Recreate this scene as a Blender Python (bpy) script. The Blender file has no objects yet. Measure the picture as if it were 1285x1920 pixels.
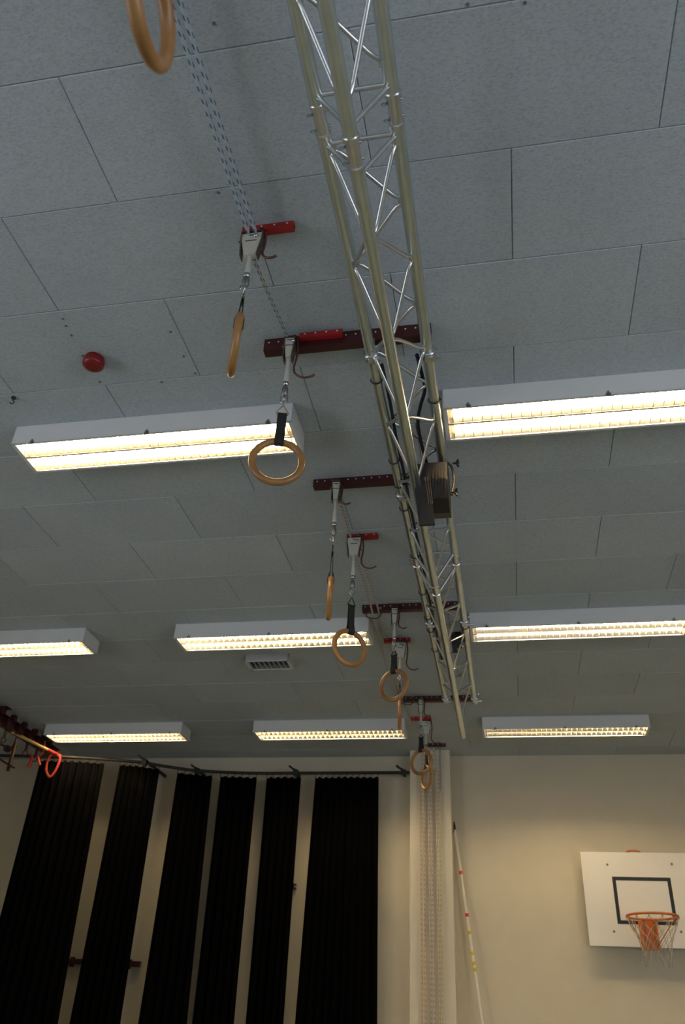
import bpy, bmesh, math, random
from mathutils import Vector, Matrix
from math import sin, cos, pi, radians as R
random.seed(7)
sc = bpy.context.scene
COL = sc.collection
EYE = 1.5                     # eye height above the gym floor
H = 2.718 + EYE               # ceiling height
YW = 9.083                    # far wall

# ------------------------------------------------------------ camera
PITCH, YAW, ROLL, FPX = 0.57774927, -0.212761, 0.05564433, 1524.7365
def cam_axes():
    f = Vector((sin(YAW)*cos(PITCH), cos(YAW)*cos(PITCH), sin(PITCH)))
    r = Vector((cos(YAW), -sin(YAW), 0)); u = r.cross(f)
    return (cos(ROLL)*r + sin(ROLL)*u, -sin(ROLL)*r + cos(ROLL)*u, f)
AX = cam_axes()
cd = bpy.data.cameras.new('camera'); cam = bpy.data.objects.new('camera', cd); COL.objects.link(cam)
M = Matrix((AX[0], AX[1], -AX[2])).transposed().to_4x4(); M.translation = Vector((0, 0, EYE))
cam.matrix_world = M
cd.sensor_fit = 'VERTICAL'; cd.sensor_height = 36; cd.lens = FPX/1920*36
cd.clip_start = .05; cd.clip_end = 100
cd.dof.use_dof = True; cd.dof.focus_distance = 4.2; cd.dof.aperture_fstop = 3.2
sc.camera = cam
def at(px, py, Y):            # the point of plane y=Y seen at a pixel
    d = AX[0]*((px-642.5)/FPX) + AX[1]*((960-py)/FPX) + AX[2]
    d = d*(Y/d.y); return Vector((d.x, d.y, d.z+EYE))
def atz(px, py, z):           # the same for a horizontal plane
    d = AX[0]*((px-642.5)/FPX) + AX[1]*((960-py)/FPX) + AX[2]
    d = d*((z-EYE)/d.z); return Vector((d.x, d.y, z))

# ------------------------------------------------------------ light, world, exposure
w = bpy.data.worlds.new('sky'); sc.world = w; w.use_nodes = True
w.node_tree.nodes['Background'].inputs[0].default_value = (.55, .68, .8, 1)
w.node_tree.nodes['Background'].inputs[1].default_value = .6
def area(name, loc, rot, sx, sy, power, color):
    l = bpy.data.lights.new(name, 'AREA'); l.shape = 'RECTANGLE'; l.size = sx; l.size_y = sy
    l.energy = power; l.color = color
    o = bpy.data.objects.new(name, l); COL.objects.link(o); o.location = loc; o.rotation_euler = rot
    return o
area('daylight_through_rear_window', (1.2, -3.86, 1.75), (R(90), 0, 0), 6.4, 2.0, 36, (.84, .88, .99))
area('added_right_fill_light', (5.36, -1.4, 1.75), (R(90), 0, R(90)), 4.6, 2.0, 160, (.84, .88, .99))  # unseen source, added to brighten the near ceiling while sparing the far wall
area('added_left_fill_light', (-6.26, -1.4, 1.75), (R(90), 0, R(-90)), 4.6, 2.0, 130, (.84, .88, .99))  # its counterpart, added to centre the brightness on the ceiling
TUBE_POWER = 90.0
TUBE_COLOR = (1.0, .77, .45)
sc.view_settings.view_transform = 'Standard'; sc.view_settings.look = 'None'
sc.view_settings.exposure = 0; sc.view_settings.gamma = 1
sc.view_settings.use_curve_mapping = False
sc.cycles.use_denoising = True
sc.cycles.max_bounces = 8

# ------------------------------------------------------------ materials
def mat(name, col, rough=.6, metal=0, noise=0, nscale=40, bump=0, bscale=200, spec=.5, emit=None, es=0, col2=None, coord='Object'):
    m = bpy.data.materials.new(name); m.use_nodes = True; nt = m.node_tree; n = nt.nodes; L = nt.links
    b = n['Principled BSDF']
    b.inputs['Base Color'].default_value = (*col, 1); b.inputs['Roughness'].default_value = rough
    b.inputs['Metallic'].default_value = metal; b.inputs['Specular IOR Level'].default_value = spec
    tc = n.new('ShaderNodeTexCoord')
    if noise or col2:
        t = n.new('ShaderNodeTexNoise'); t.inputs['Scale'].default_value = nscale; t.inputs['Detail'].default_value = 5
        L.new(tc.outputs[coord], t.inputs['Vector'])
        r = n.new('ShaderNodeValToRGB'); r.color_ramp.elements[0].position = .3; r.color_ramp.elements[1].position = .7
        c2 = col2 if col2 else tuple(max(0, c*(1-noise)) for c in col)
        r.color_ramp.elements[0].color = (*c2, 1); r.color_ramp.elements[1].color = (*col, 1)
        L.new(t.outputs['Fac'], r.inputs['Fac']); L.new(r.outputs['Color'], b.inputs['Base Color'])
    if bump:
        t = n.new('ShaderNodeTexNoise'); t.inputs['Scale'].default_value = bscale; t.inputs['Detail'].default_value = 4
        L.new(tc.outputs[coord], t.inputs['Vector'])
        bp = n.new('ShaderNodeBump'); bp.inputs['Strength'].default_value = bump; bp.inputs['Distance'].default_value = .01
        L.new(t.outputs['Fac'], bp.inputs['Height']); L.new(bp.outputs['Normal'], b.inputs['Normal'])
    if emit:
        b.inputs['Emission Color'].default_value = (*emit, 1); b.inputs['Emission Strength'].default_value = es
    return m

def rope_mat(name, base, fleck, pitch=.045, width=.42):
    m = mat(name, base, .85); nt = m.node_tree; n = nt.nodes; L = nt.links; b = n['Principled BSDF']
    uv = n.new('ShaderNodeUVMap'); sp = n.new('ShaderNodeSeparateXYZ'); L.new(uv.outputs[0], sp.inputs[0])
    def math_(op, a, bb):
        x = n.new('ShaderNodeMath'); x.operation = op
        for i, v in enumerate((a, bb)):
            if v is None: continue
            if isinstance(v, (int, float)): x.inputs[i].default_value = v
            else: L.new(v, x.inputs[i])
        return x.outputs[0]
    U, Vv = sp.outputs[0], sp.outputs[1]
    ph = math_('FRACT', math_('ADD', math_('DIVIDE', Vv, pitch), math_('MULTIPLY', U, 1.0)), None)
    a = math_('LESS_THAN', ph, width)
    u2 = math_('FRACT', math_('MULTIPLY', U, 2.0), None)
    bnd = math_('LESS_THAN', u2, .7)
    fac = math_('MULTIPLY', a, bnd)
    mx = n.new('ShaderNodeMix'); mx.data_type = 'RGBA'
    L.new(fac, mx.inputs[0]); mx.inputs[6].default_value = (*base, 1); mx.inputs[7].default_value = (*fleck, 1)
    L.new(mx.outputs[2], b.inputs['Base Color'])
    # braid relief
    ws = math_('SINE', math_('ADD', math_('MULTIPLY', Vv, 900), math_('MULTIPLY', U, 12.566)), None)
    bp = n.new('ShaderNodeBump'); bp.inputs['Strength'].default_value = .4; bp.inputs['Distance'].default_value = .001
    L.new(ws, bp.inputs['Height']); L.new(bp.outputs['Normal'], b.inputs['Normal'])
    return m

def wood_wool():
    m = mat('wood_wool_board', (.5, .53, .55), .95); nt = m.node_tree; n = nt.nodes; L = nt.links; b = n['Principled BSDF']
    tc = n.new('ShaderNodeTexCoord'); g = n.new('ShaderNodeNewGeometry')
    mp = n.new('ShaderNodeMapping'); mp.inputs['Scale'].default_value = (1, 2.4, 1); L.new(g.outputs['Position'], mp.inputs[0])
    t = n.new('ShaderNodeTexNoise'); t.inputs['Scale'].default_value = 75; t.inputs['Detail'].default_value = 8; t.inputs['Roughness'].default_value = .75
    L.new(mp.outputs[0], t.inputs['Vector'])
    r = n.new('ShaderNodeValToRGB'); r.color_ramp.elements[0].position = .28; r.color_ramp.elements[1].position = .52
    r.color_ramp.elements[0].color = (.245, .275, .29, 1); r.color_ramp.elements[1].color = (.43, .475, .505, 1)
    e = r.color_ramp.elements.new(.8); e.color = (.48, .53, .56, 1)
    L.new(t.outputs['Fac'], r.inputs['Fac'])
    t2 = n.new('ShaderNodeTexNoise'); t2.inputs['Scale'].default_value = 2.2; t2.inputs['Detail'].default_value = 3
    L.new(g.outputs['Position'], t2.inputs['Vector'])
    oi = n.new('ShaderNodeObjectInfo')
    ad = n.new('ShaderNodeMath'); ad.operation = 'MULTIPLY_ADD'; L.new(oi.outputs['Random'], ad.inputs[0]); ad.inputs[1].default_value = .10; ad.inputs[2].default_value = .86
    a2 = n.new('ShaderNodeMath'); a2.operation = 'MULTIPLY_ADD'; L.new(t2.outputs['Fac'], a2.inputs[0]); a2.inputs[1].default_value = .18; L.new(ad.outputs[0], a2.inputs[2])
    mx = n.new('ShaderNodeVectorMath'); mx.operation = 'SCALE'; L.new(r.outputs['Color'], mx.inputs[0]); L.new(a2.outputs[0], mx.inputs['Scale'])
    L.new(mx.outputs[0], b.inputs['Base Color'])
    bp = n.new('ShaderNodeBump'); bp.inputs['Strength'].default_value = .5; bp.inputs['Distance'].default_value = .004
    L.new(t.outputs['Fac'], bp.inputs['Height']); L.new(bp.outputs['Normal'], b.inputs['Normal'])
    return m

MT = dict(
    board=wood_wool(),
    gap=mat('ceiling_void', (.07, .07, .07), .9),
    wall=mat('cream_paint', (.60, .54, .41), .75, noise=.06, nscale=3, bump=.12, bscale=350),
    column=mat('pillar_paint', (.66, .60, .47), .7, noise=.05, nscale=4, bump=.1, bscale=300),
    floor=mat('sports_floor', (.185, .225, .215), .35, noise=.15, nscale=6),
    frame=mat('white_enamel', (.62, .63, .62), .45, noise=.03, nscale=10),
    louver=mat('satin_louver', (.62, .58, .52), .22, metal=1),
    blade=mat('louver_blade_enamel', (.44, .36, .25), .4, noise=.02),
    tube=mat('fluorescent_tube', (1, 1, 1), .5, emit=TUBE_COLOR, es=TUBE_POWER),
    alu=mat('aluminium_tube', (.63, .70, .70), .34, metal=1, noise=.10, nscale=14, bump=.03, bscale=60),
    alu_d=mat('aluminium_brace', (.66, .67, .67), .3, metal=1, noise=.1, nscale=20),
    zinc=mat('zinc_plated_steel', (.6, .61, .62), .28, metal=1, noise=.2, nscale=60),
    steel=mat('dull_steel', (.3, .3, .29), .45, metal=.9, noise=.2, nscale=50),
    dred=mat('dark_red_steel', (.055, .007, .008), .45, noise=.25, nscale=20),
    red=mat('bright_red_steel', (.34, .012, .014), .4, noise=.15, nscale=25),
    rustred=mat('red_brown_hook', (.15, .055, .04), .4, metal=.4, noise=.3, nscale=60),
    hook=mat('dark_hook', (.09, .075, .06), .45, metal=.5, noise=.3, nscale=60),
    cream=mat('cream_nylon', (.50, .49, .43), .5, noise=.1, nscale=30),
    brown=mat('brown_cheek', (.10, .065, .045), .5, noise=.2, nscale=40),
    wood=mat('ring_wood', (.35, .175, .055), .36, col2=(.24, .11, .032), nscale=9, noise=.3),
    paintwhite=mat('white_band', (.7, .68, .6), .5, noise=.05),
    strap=mat('black_webbing', (.012, .013, .012), .8, noise=.3, nscale=200),
    black=mat('black_paint', (.007, .007, .008), .55, noise=.3, nscale=30),
    gloss=mat('black_lamp_body', (.008, .007, .006), .55, noise=.3, nscale=20),
    copper=mat('warm_reflector', (.09, .045, .028), .45, metal=.3, col2=(.02, .014, .012), nscale=26, noise=.5),
    glass=mat('lamp_glass', (.03, .03, .035), .08, noise=.1),
    cloth=mat('black_curtain_cloth', (.0022, .002, .002), 1, noise=.3, nscale=60, bump=.2, bscale=700, spec=.03),
    alarm=mat('alarm_red', (.20, .008, .009), .35, noise=.05),
    white=mat('board_white', (.80, .76, .68), .4, noise=.03, nscale=4),
    markblack=mat('board_black', (.012, .014, .013), .5, noise=.1),
    orange=mat('hoop_orange', (.62, .17, .03), .4, noise=.15, nscale=40),
    net=mat('net_cord', (.42, .38, .30), .8, noise=.1),
    polewhite=mat('pole_white', (.78, .73, .62), .4, noise=.08),
    yellow=mat('tape_yellow', (.62, .48, .02), .5, noise=.05),
    tapered=mat('tape_red', (.62, .03, .03), .5, noise=.05),
    brass=mat('brass_buckle', (.42, .38, .2), .3, metal=.9, noise=.2, nscale=60),
    polewood=mat('pole_wood', (.5, .34, .13), .5, noise=.2, nscale=20),
    redcloth=mat('red_strap', (.34, .022, .012), .6, noise=.2, nscale=30),
    vent=mat('vent_grey', (.42, .43, .42), .5, noise=.05),
    darkgap=mat('dark_recess', (.09, .10, .095), .8, noise=.1),
    glasspane=mat('window_glass', (.9, .95, 1), .05, noise=.01),
    rope_blue=rope_mat('rope_blue_fleck', (.42, .46, .50), (.02, .11, .17)),
    rope_dark=rope_mat('rope_dark_fleck', (.36, .38, .36), (.045, .06, .07)),
    rope_red=rope_mat('rope_red_fleck', (.50, .44, .36), (.20, .07, .06), pitch=.05),
    rope_col_red=rope_mat('rope_red_brown_fleck', (.54, .47, .36), (.42, .27, .20), pitch=.045),
    rope_col_blue=rope_mat('rope_violet_fleck', (.54, .48, .38), (.33, .28, .31), pitch=.045),
    rope_col_green=rope_mat('rope_green_fleck', (.54, .48, .36), (.38, .35, .24), pitch=.045),
)

# ------------------------------------------------------------ builders
ORG = {}
class MB:
    def __init__(s): s.v = []; s.f = []; s.uv = []; s.sm = []
    def add(s, vs, fs, uvs=None, smooth=False):
        o = len(s.v); s.v += [Vector(p) for p in vs]
        for i, f in enumerate(fs):
            s.f.append([o+k for k in f]); s.uv.append(uvs[i] if uvs else None); s.sm.append(smooth)
        return s
    def box(s, c, d, rot=None):
        c = Vector(c); q = [Vector((x*d[0]/2, y*d[1]/2, z*d[2]/2)) for x in (-1, 1) for y in (-1, 1) for z in (-1, 1)]
        if rot is not None: q = [rot @ p for p in q]
        return s.add([c+p for p in q], [(0,1,3,2), (4,6,7,5), (0,4,5,1), (2,3,7,6), (0,2,6,4), (1,5,7,3)])
    def cbox(s, c, d, ch=.004, rot=None):     # box with bevelled bottom and sides
        c = Vector(c); x, y, z = d[0]/2, d[1]/2, d[2]/2
        vs = [(-x,-y,z), (x,-y,z), (x,y,z), (-x,y,z), (-x,-y,-z+ch), (x,-y,-z+ch), (x,y,-z+ch), (-x,y,-z+ch),
              (-x+ch,-y+ch,-z), (x-ch,-y+ch,-z), (x-ch,y-ch,-z), (-x+ch,y-ch,-z)]
        vs = [Vector(p) for p in vs]
        if rot is not None: vs = [rot @ p for p in vs]
        fs = [(0,1,2,3), (11,10,9,8)]
        for i in range(4):
            j = (i+1) % 4; fs += [(i, i+4, j+4, j), (i+4, i+8, j+8, j+4)]
        return s.add([c+p for p in vs], fs)
    def prism(s, pts, a, b):                  # polygon pts lifted by vector a .. b
        n = len(pts); a = Vector(a); b = Vector(b)
        vs = [Vector(p)+a for p in pts]+[Vector(p)+b for p in pts]
        return s.add(vs, [tuple(range(n))[::-1], tuple(range(n, 2*n))] + [(i, (i+1) % n, (i+1) % n+n, i+n) for i in range(n)])
    def tube(s, pts, r, seg=10, closed=False, cap=True, flat=1.0):
        pts = [Vector(p) for p in pts]; n = len(pts); vs = []; L = 0; ls = []
        rr = r if isinstance(r, (list, tuple)) else [r]*n
        up = None; 
        for i, p in enumerate(pts):
            if closed: t = pts[(i+1) % n]-pts[i-1]
            else: t = pts[min(i+1, n-1)]-pts[max(i-1, 0)]
            t.normalize()
            if up is None:
                a = Vector((0, 0, 1)) if abs(t.z) < .9 else Vector((1, 0, 0)); up = (a-t*a.dot(t)).normalized()
            else:
                up = (up-t*up.dot(t)); up = up.normalized() if up.length > 1e-6 else t.orthogonal().normalized()
            sd = t.cross(up)
            if i: L += (p-pts[i-1]).length
            ls.append(L)
            for k in range(seg):
                a = 2*pi*k/seg; vs.append(p+up*cos(a)*rr[i]+sd*sin(a)*rr[i]*flat)
        fs = []; uv = []
        m = n if closed else n-1
        for i in range(m):
            j = (i+1) % n
            for k in range(seg):
                k2 = (k+1) % seg
                fs.append((i*seg+k, i*seg+k2, j*seg+k2, j*seg+k))
                l1 = ls[i]; l2 = ls[j] if j else ls[i]+(pts[0]-pts[-1]).length
                uv.append(((k/seg, l1), ((k+1)/seg, l1), ((k+1)/seg, l2), (k/seg, l2)))
        s.add(vs, fs, uv, True)
        if cap and not closed:
            s.add([vs[k] for k in range(seg)], [tuple(range(seg))[::-1]]); s.add([vs[(n-1)*seg+k] for k in range(seg)], [tuple(range(seg))])
        return s
    def lathe(s, prof, c, axis=Vector((0, 0, 1)), seg=16, smooth=True):   # prof: (radius, height)
        c = Vector(c); axis = Vector(axis).normalized(); u = axis.orthogonal().normalized(); w_ = axis.cross(u); vs = []
        for r, h in prof:
            for k in range(seg):
                a = 2*pi*k/seg; vs.append(c+axis*h+(u*cos(a)+w_*sin(a))*max(r, 1e-5))
        fs = [(i*seg+k, i*seg+(k+1) % seg, (i+1)*seg+(k+1) % seg, (i+1)*seg+k) for i in range(len(prof)-1) for k in range(seg)]
        s.add(vs, fs, None, smooth)
        s.add([vs[k] for k in range(seg)], [tuple(range(seg))[::-1]]); s.add([vs[-seg+k] for k in range(seg)], [tuple(range(seg))])
        return s
    def torus(s, c, Rr, r, ax=Vector((0, 1, 0)), n=48, seg=12, sq=1.0):
        c = Vector(c); ax = Vector(ax).normalized(); u = ax.orthogonal().normalized(); w_ = ax.cross(u); vs = []
        for i in range(n):
            a = 2*pi*i/n; d = u*cos(a)+w_*sin(a)
            for k in range(seg):
                b = 2*pi*k/seg; vs.append(c+d*(Rr+r*cos(b))+ax*r*sin(b)*sq)
        fs = [(i*seg+k, i*seg+(k+1) % seg, ((i+1) % n)*seg+(k+1) % seg, ((i+1) % n)*seg+k) for i in range(n) for k in range(seg)]
        return s.add(vs, fs, None, True)
    def build(s, name, m, parent=None, origin=None, **props):
        o_ = Vector(origin) if origin is not None else (ORG[parent] if parent is not None else Vector((0, 0, 0)))
        me = bpy.data.meshes.new(name); me.from_pydata([tuple(p-o_) for p in s.v], [], s.f)
        if any(u for u in s.uv):
            ul = me.uv_layers.new(name='UVMap')
            for poly, u in zip(me.polygons, s.uv):
                if u:
                    for li, q in zip(poly.loop_indices, u): ul.data[li].uv = q
        me.polygons.foreach_set('use_smooth', s.sm); me.materials.append(MT[m]); me.update()
        bm = bmesh.new(); bm.from_mesh(me); bmesh.ops.recalc_face_normals(bm, faces=bm.faces); bm.to_mesh(me); bm.free()
        o = bpy.data.objects.new(name, me); COL.objects.link(o)
        if parent is not None: o.parent = parent; ORG[o] = o_
        else: o.location = o_; ORG[o] = o_
        for k, v in props.items(): o[k] = v
        return o
def tag(o, label=None, cat=None, group=None, kind=None):
    if label: o['label'] = label
    if cat: o['category'] = cat
    if group: o['group'] = group
    if kind: o['kind'] = kind
    return o
def thing(name, loc, label, cat, group=None):
    o = bpy.data.objects.new(name, None); COL.objects.link(o); o.location = loc; o.empty_display_size = .05
    ORG[o] = Vector(loc); return tag(o, label, cat, group)
def dup(root, loc, rz=0, label=None, group=None):
    r = root.copy(); COL.objects.link(r); r.location = loc; r.rotation_euler = (0, 0, rz); ORG[r] = Vector(loc)
    if label: r['label'] = label
    if group: r['group'] = group
    for ch in list(root.children):
        c = ch.copy(); COL.objects.link(c); c.parent = r
        for g in list(ch.children):
            d = g.copy(); COL.objects.link(d); d.parent = c
    return r
def arc(c, r, a0, a1, n, ax1, ax2):
    return [Vector(c)+Vector(ax1)*r*cos(a0+(a1-a0)*i/n)+Vector(ax2)*r*sin(a0+(a1-a0)*i/n) for i in range(n+1)]
def curve(pts, n=8):          # Catmull-Rom through points
    P = [Vector(p) for p in pts]; P = [P[0]*2-P[1]]+P+[P[-1]*2-P[-2]]; out = []
    for i in range(1, len(P)-2):
        for k in range(n):
            t = k/n; a, b, c, d = P[i-1:i+3]
            out.append(.5*((2*b)+(c-a)*t+(2*a-5*b+4*c-d)*t*t+(3*b-a-3*c+d)*t**3))
    return out+[P[-2]]
X, Y, Z = Vector((1, 0, 0)), Vector((0, 1, 0)), Vector((0, 0, 1))

# ------------------------------------------------------------ the setting
XL, XR, YB = -6.3, 5.4, -4.0
cl = MB().box(((XL+XR)/2, (YB+YW)/2, H+.075), (XR-XL, YW-YB, .10)).build('ceiling', 'gap', origin=((XL+XR)/2, (YB+YW)/2, H)); cl['kind'] = 'structure'
MB().box(((XL+XR)/2, (YB+YW)/2, -.05), (XR-XL, YW-YB, .10)).build('floor', 'floor', origin=((XL+XR)/2, (YB+YW)/2, 0), kind='structure')
MB().box(((XL+XR)/2, YW+.1, H/2+.06), (XR-XL+.4, .2, H+.12)).build('wall_far', 'wall', origin=((XL+XR)/2, YW, 0), kind='structure')
for nm, wi, xw, sg in (('wall_left', 'window_added_left', XL, -1), ('wall_right', 'window_added_right', XR, 1)):  # the side windows are unseen, added to go with the two side fill lights
    m = MB()
    for a, b, c, d in ((YB, -3.75, 0, H+.12), (.95, YW, 0, H+.12), (-3.75, .95, 0, .7), (-3.75, .95, 2.8, H+.12)):
        m.box((xw+sg*.1, (a+b)/2, (c+d)/2), (.2, b-a, d-c))
    m.build(nm, 'wall', origin=(xw, (YB+YW)/2, 0), kind='structure')
    m = MB()
    for y in (-3.72, -2.2, -.65, .92): m.box((xw+sg*.06, y, 1.75), (.08, .06, 2.1))
    for z in (.73, 2.77): m.box((xw+sg*.06, -1.4, z), (.08, 4.7, .06))
    m = m.build(wi, 'frame', origin=(xw, -1.4, .7), kind='structure')
    MB().box((xw+sg*.10, -1.4, 1.75), (.006, 4.6, 2.0)).build('pane', 'glasspane', m)
wr = MB()
HT = H+.12
for a, b, c, d in ((XL-.2, -2.2, 0, HT), (4.6, XR+.2, 0, HT), (-2.2, 4.6, 0, .7), (-2.2, 4.6, 2.8, HT)):
    wr.box(((a+b)/2, YB-.1, (c+d)/2), (b-a, .2, d-c))
wr.build('wall_rear', 'wall', origin=(0, YB, 0), kind='structure')
wn = MB()
for x in (-2.17, -.5, 1.2, 2.9, 4.57): wn.box((x, YB-.06, 1.75), (.06, .08, 2.1))
for z in (.73, 2.77): wn.box((1.2, YB-.06, z), (6.8, .08, .06))
wn = wn.build('window_1', 'frame', origin=(1.2, YB, .7), kind='structure')
MB().box((1.2, YB-.10, 1.75), (6.7, .006, 2.0)).build('pane', 'glasspane', wn)
# square-cut wall pillar
cxl, cxr, cyf = -1.008, -.578, 8.86
MB().cbox(((cxl+cxr)/2, (cyf+YW)/2, H/2), (cxr-cxl, YW-cyf, H), .001).build('wall_pillar', 'column', origin=((cxl+cxr)/2, YW, 0), kind='structure')

# ceiling boards 1.0 x 0.5 m in half bond
x0, y0, PW, PL = .158, .792, .5, 1.0107
pm = {}
def panel(xa, xb, ya, yb):
    k = (round(xb-xa, 3), round(yb-ya, 3))
    c = Vector(((xa+xb)/2, (ya+yb)/2, H+random.uniform(-.0006, .0012)))
    if k not in pm:
        o = MB().cbox(c+Vector((0, 0, .0125)), (xb-xa-.0022, yb-ya-.0022, .025), .003).build('panel', 'board', cl)
        me = o.data
        for v in me.vertices: v.co = v.co+ORG[cl]-c
        pm[k] = me
    else:
        o = bpy.data.objects.new('panel', pm[k]); COL.objects.link(o); o.parent = cl
    o.location = c-ORG[cl]
for r in range(-9, 18):
    ya, yb = y0+r*PW, y0+(r+1)*PW
    if yb < YB+.01 or ya > YW-.01: continue
    if yb < -1.4: continue
    ya, yb = max(ya, YB), min(yb, YW)
    # row r lies between measured line r and r+1; odd rows start half a board over
    off = x0+(PL/2 if r % 2 == 1 else 0)
    for k in range(-8, 7):
        xa, xb = max(off+k*PL, XL), min(off+(k+1)*PL, XR)
        if xb-xa < .02: continue
        panel(xa, xb, ya, yb)
# big boards beyond the view, behind the camera
for k in range(4):
    panel(XL+k*(XR-XL)/4, XL+(k+1)*(XR-XL)/4, YB, y0-4*PW-PW)

# ------------------------------------------------------------ ceiling lights
LL, LW, LH = 1.55, .265, .115
def make_light(loc, label):
    t = thing('ceiling_light', loc, label, 'ceiling light', 'louvred fluorescent ceiling lights')
    x, y, z = loc; th = .004
    b = MB()
    b.box((x, y, z-.004), (LL, LW, .008))
    for s in (-1, 1):
        b.box((x, y+s*(LW/2-th/2), z-LH/2), (LL, th, LH)); b.box((x+s*(LL/2-th/2), y, z-LH/2), (th, LW, LH))
    b.build('housing', 'frame', t)
    f = MB()
    for s in (-1, 1):
        f.box((x, y+s*(LW/2-.007), z-LH-.001), (LL+.002, .014, .006)); f.box((x+s*(LL/2-.010), y, z-LH-.001), (.020, LW, .006))
    f.build('rim', 'frame', t)
    cw = (LW-.028-.012)/2
    for s in (-1, 1):
        cy = y+s*(cw/2+.006); m = MB()
        for q in (-1, 1):   # curved side reflector
            prof = [(cw/2, -LH+.002), (cw/2-.012, -LH+.03), (cw/2-.022, -LH+.06), (cw/2-.036, -LH+.085)]
            prof = [(q*a, h) for a, h in prof]
            for (a, h), (a2, h2) in zip(prof, prof[1:]):
                m.prism([(x-LL/2+.01, cy+a, z+h), (x-LL/2+.01, cy+a2, z+h2), (x-LL/2+.01, cy+a2+q*.001, z+h2), (x-LL/2+.01, cy+a+q*.001, z+h)], (0, 0, 0), (LL-.02, 0, 0))
        m.build('side_reflector', 'louver', t)
        tb = MB().lathe([(.004, -.73), (.013, -.728), (.013, .728), (.004, .73)], (x, cy, z-.076), X, 10)
        tb.build('tube', 'tube', t)
        nb = 32; 
        for k in range(nb):
            bx = x-LL/2+.02+(LL-.04)*(k+.5)/nb
            p = [(bx-.0005, cy-cw/2+.002, z-LH+.001), (bx-.0005, cy+cw/2-.002, z-LH+.001), (bx-.0005, cy+cw/2-.018, z-LH+.056), (bx-.0005, cy+.014, z-LH+.022), (bx-.0005, cy-.014, z-LH+.022), (bx-.0005, cy-cw/2+.018, z-LH+.056)]
            if k == 0:
                o = MB().prism(p, (0, 0, 0), (.003, 0, 0)).build('louver_blade', 'blade', t); o0 = o; x_0 = bx
            else:
                o = o0.copy(); COL.objects.link(o); o.location.x = bx-x_0
    MB().box((x, y, z-LH+.012), (LL-.04, .012, .026)).build('spine', 'blade', t)
    for k in (-.42, 0, .42):
        MB().box((x+k*LL, y-LW/2+.002, z-LH-.001), (.022, .01, .012)).box((x+k*LL, y-LW/2-.003, z-LH+.006), (.006, .006, .018)).build('clip', 'steel', t)
    return t
rows = [(3.045+LW/2, 'nearest'), (5.53+LW/2, 'middle'), (7.82+LW/2, 'farthest')]
cols = [(-4.04, 'left'), (-1.72, 'centre'), (.585, 'right'), (2.92, 'outer right')]
first = None
LBL = {('nearest', 'left'): 'ceiling light of the nearest row beyond the left picture edge',
       ('nearest', 'centre'): 'large louvred ceiling light in the nearest row, right end behind a wooden ring',
       ('nearest', 'right'): 'large bright louvred ceiling light cut by the right picture edge, nearest row',
       ('middle', 'left'): 'louvred ceiling light cut off by the left picture edge in the middle row',
       ('middle', 'centre'): 'louvred ceiling light in the middle row above the small ceiling vent',
       ('middle', 'right'): 'louvred ceiling light in the middle row just right of the truss',
       ('farthest', 'left'): 'louvred ceiling light in the farthest row above the leftmost black curtain',
       ('farthest', 'centre'): 'louvred ceiling light in the farthest row, middle of three, left of the pillar',
       ('farthest', 'right'): 'louvred ceiling light in the farthest row, right of the truss end'}
for yy, rn in rows:
    for xx, cn in cols:
        lab = LBL.get((rn, cn), {'nearest': 'nearest of the three ceiling lights beyond the right picture edge', 'middle': 'middle one of the three ceiling lights beyond the right picture edge', 'farthest': 'farthest of the three ceiling lights beyond the right picture edge'}.get(rn) or 'ceiling light of the outer right column, %s row' % rn)
        if first is None: first = make_light((xx, yy, H), lab)
        else: dup(first, (xx, yy, H), 0, lab)

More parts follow.
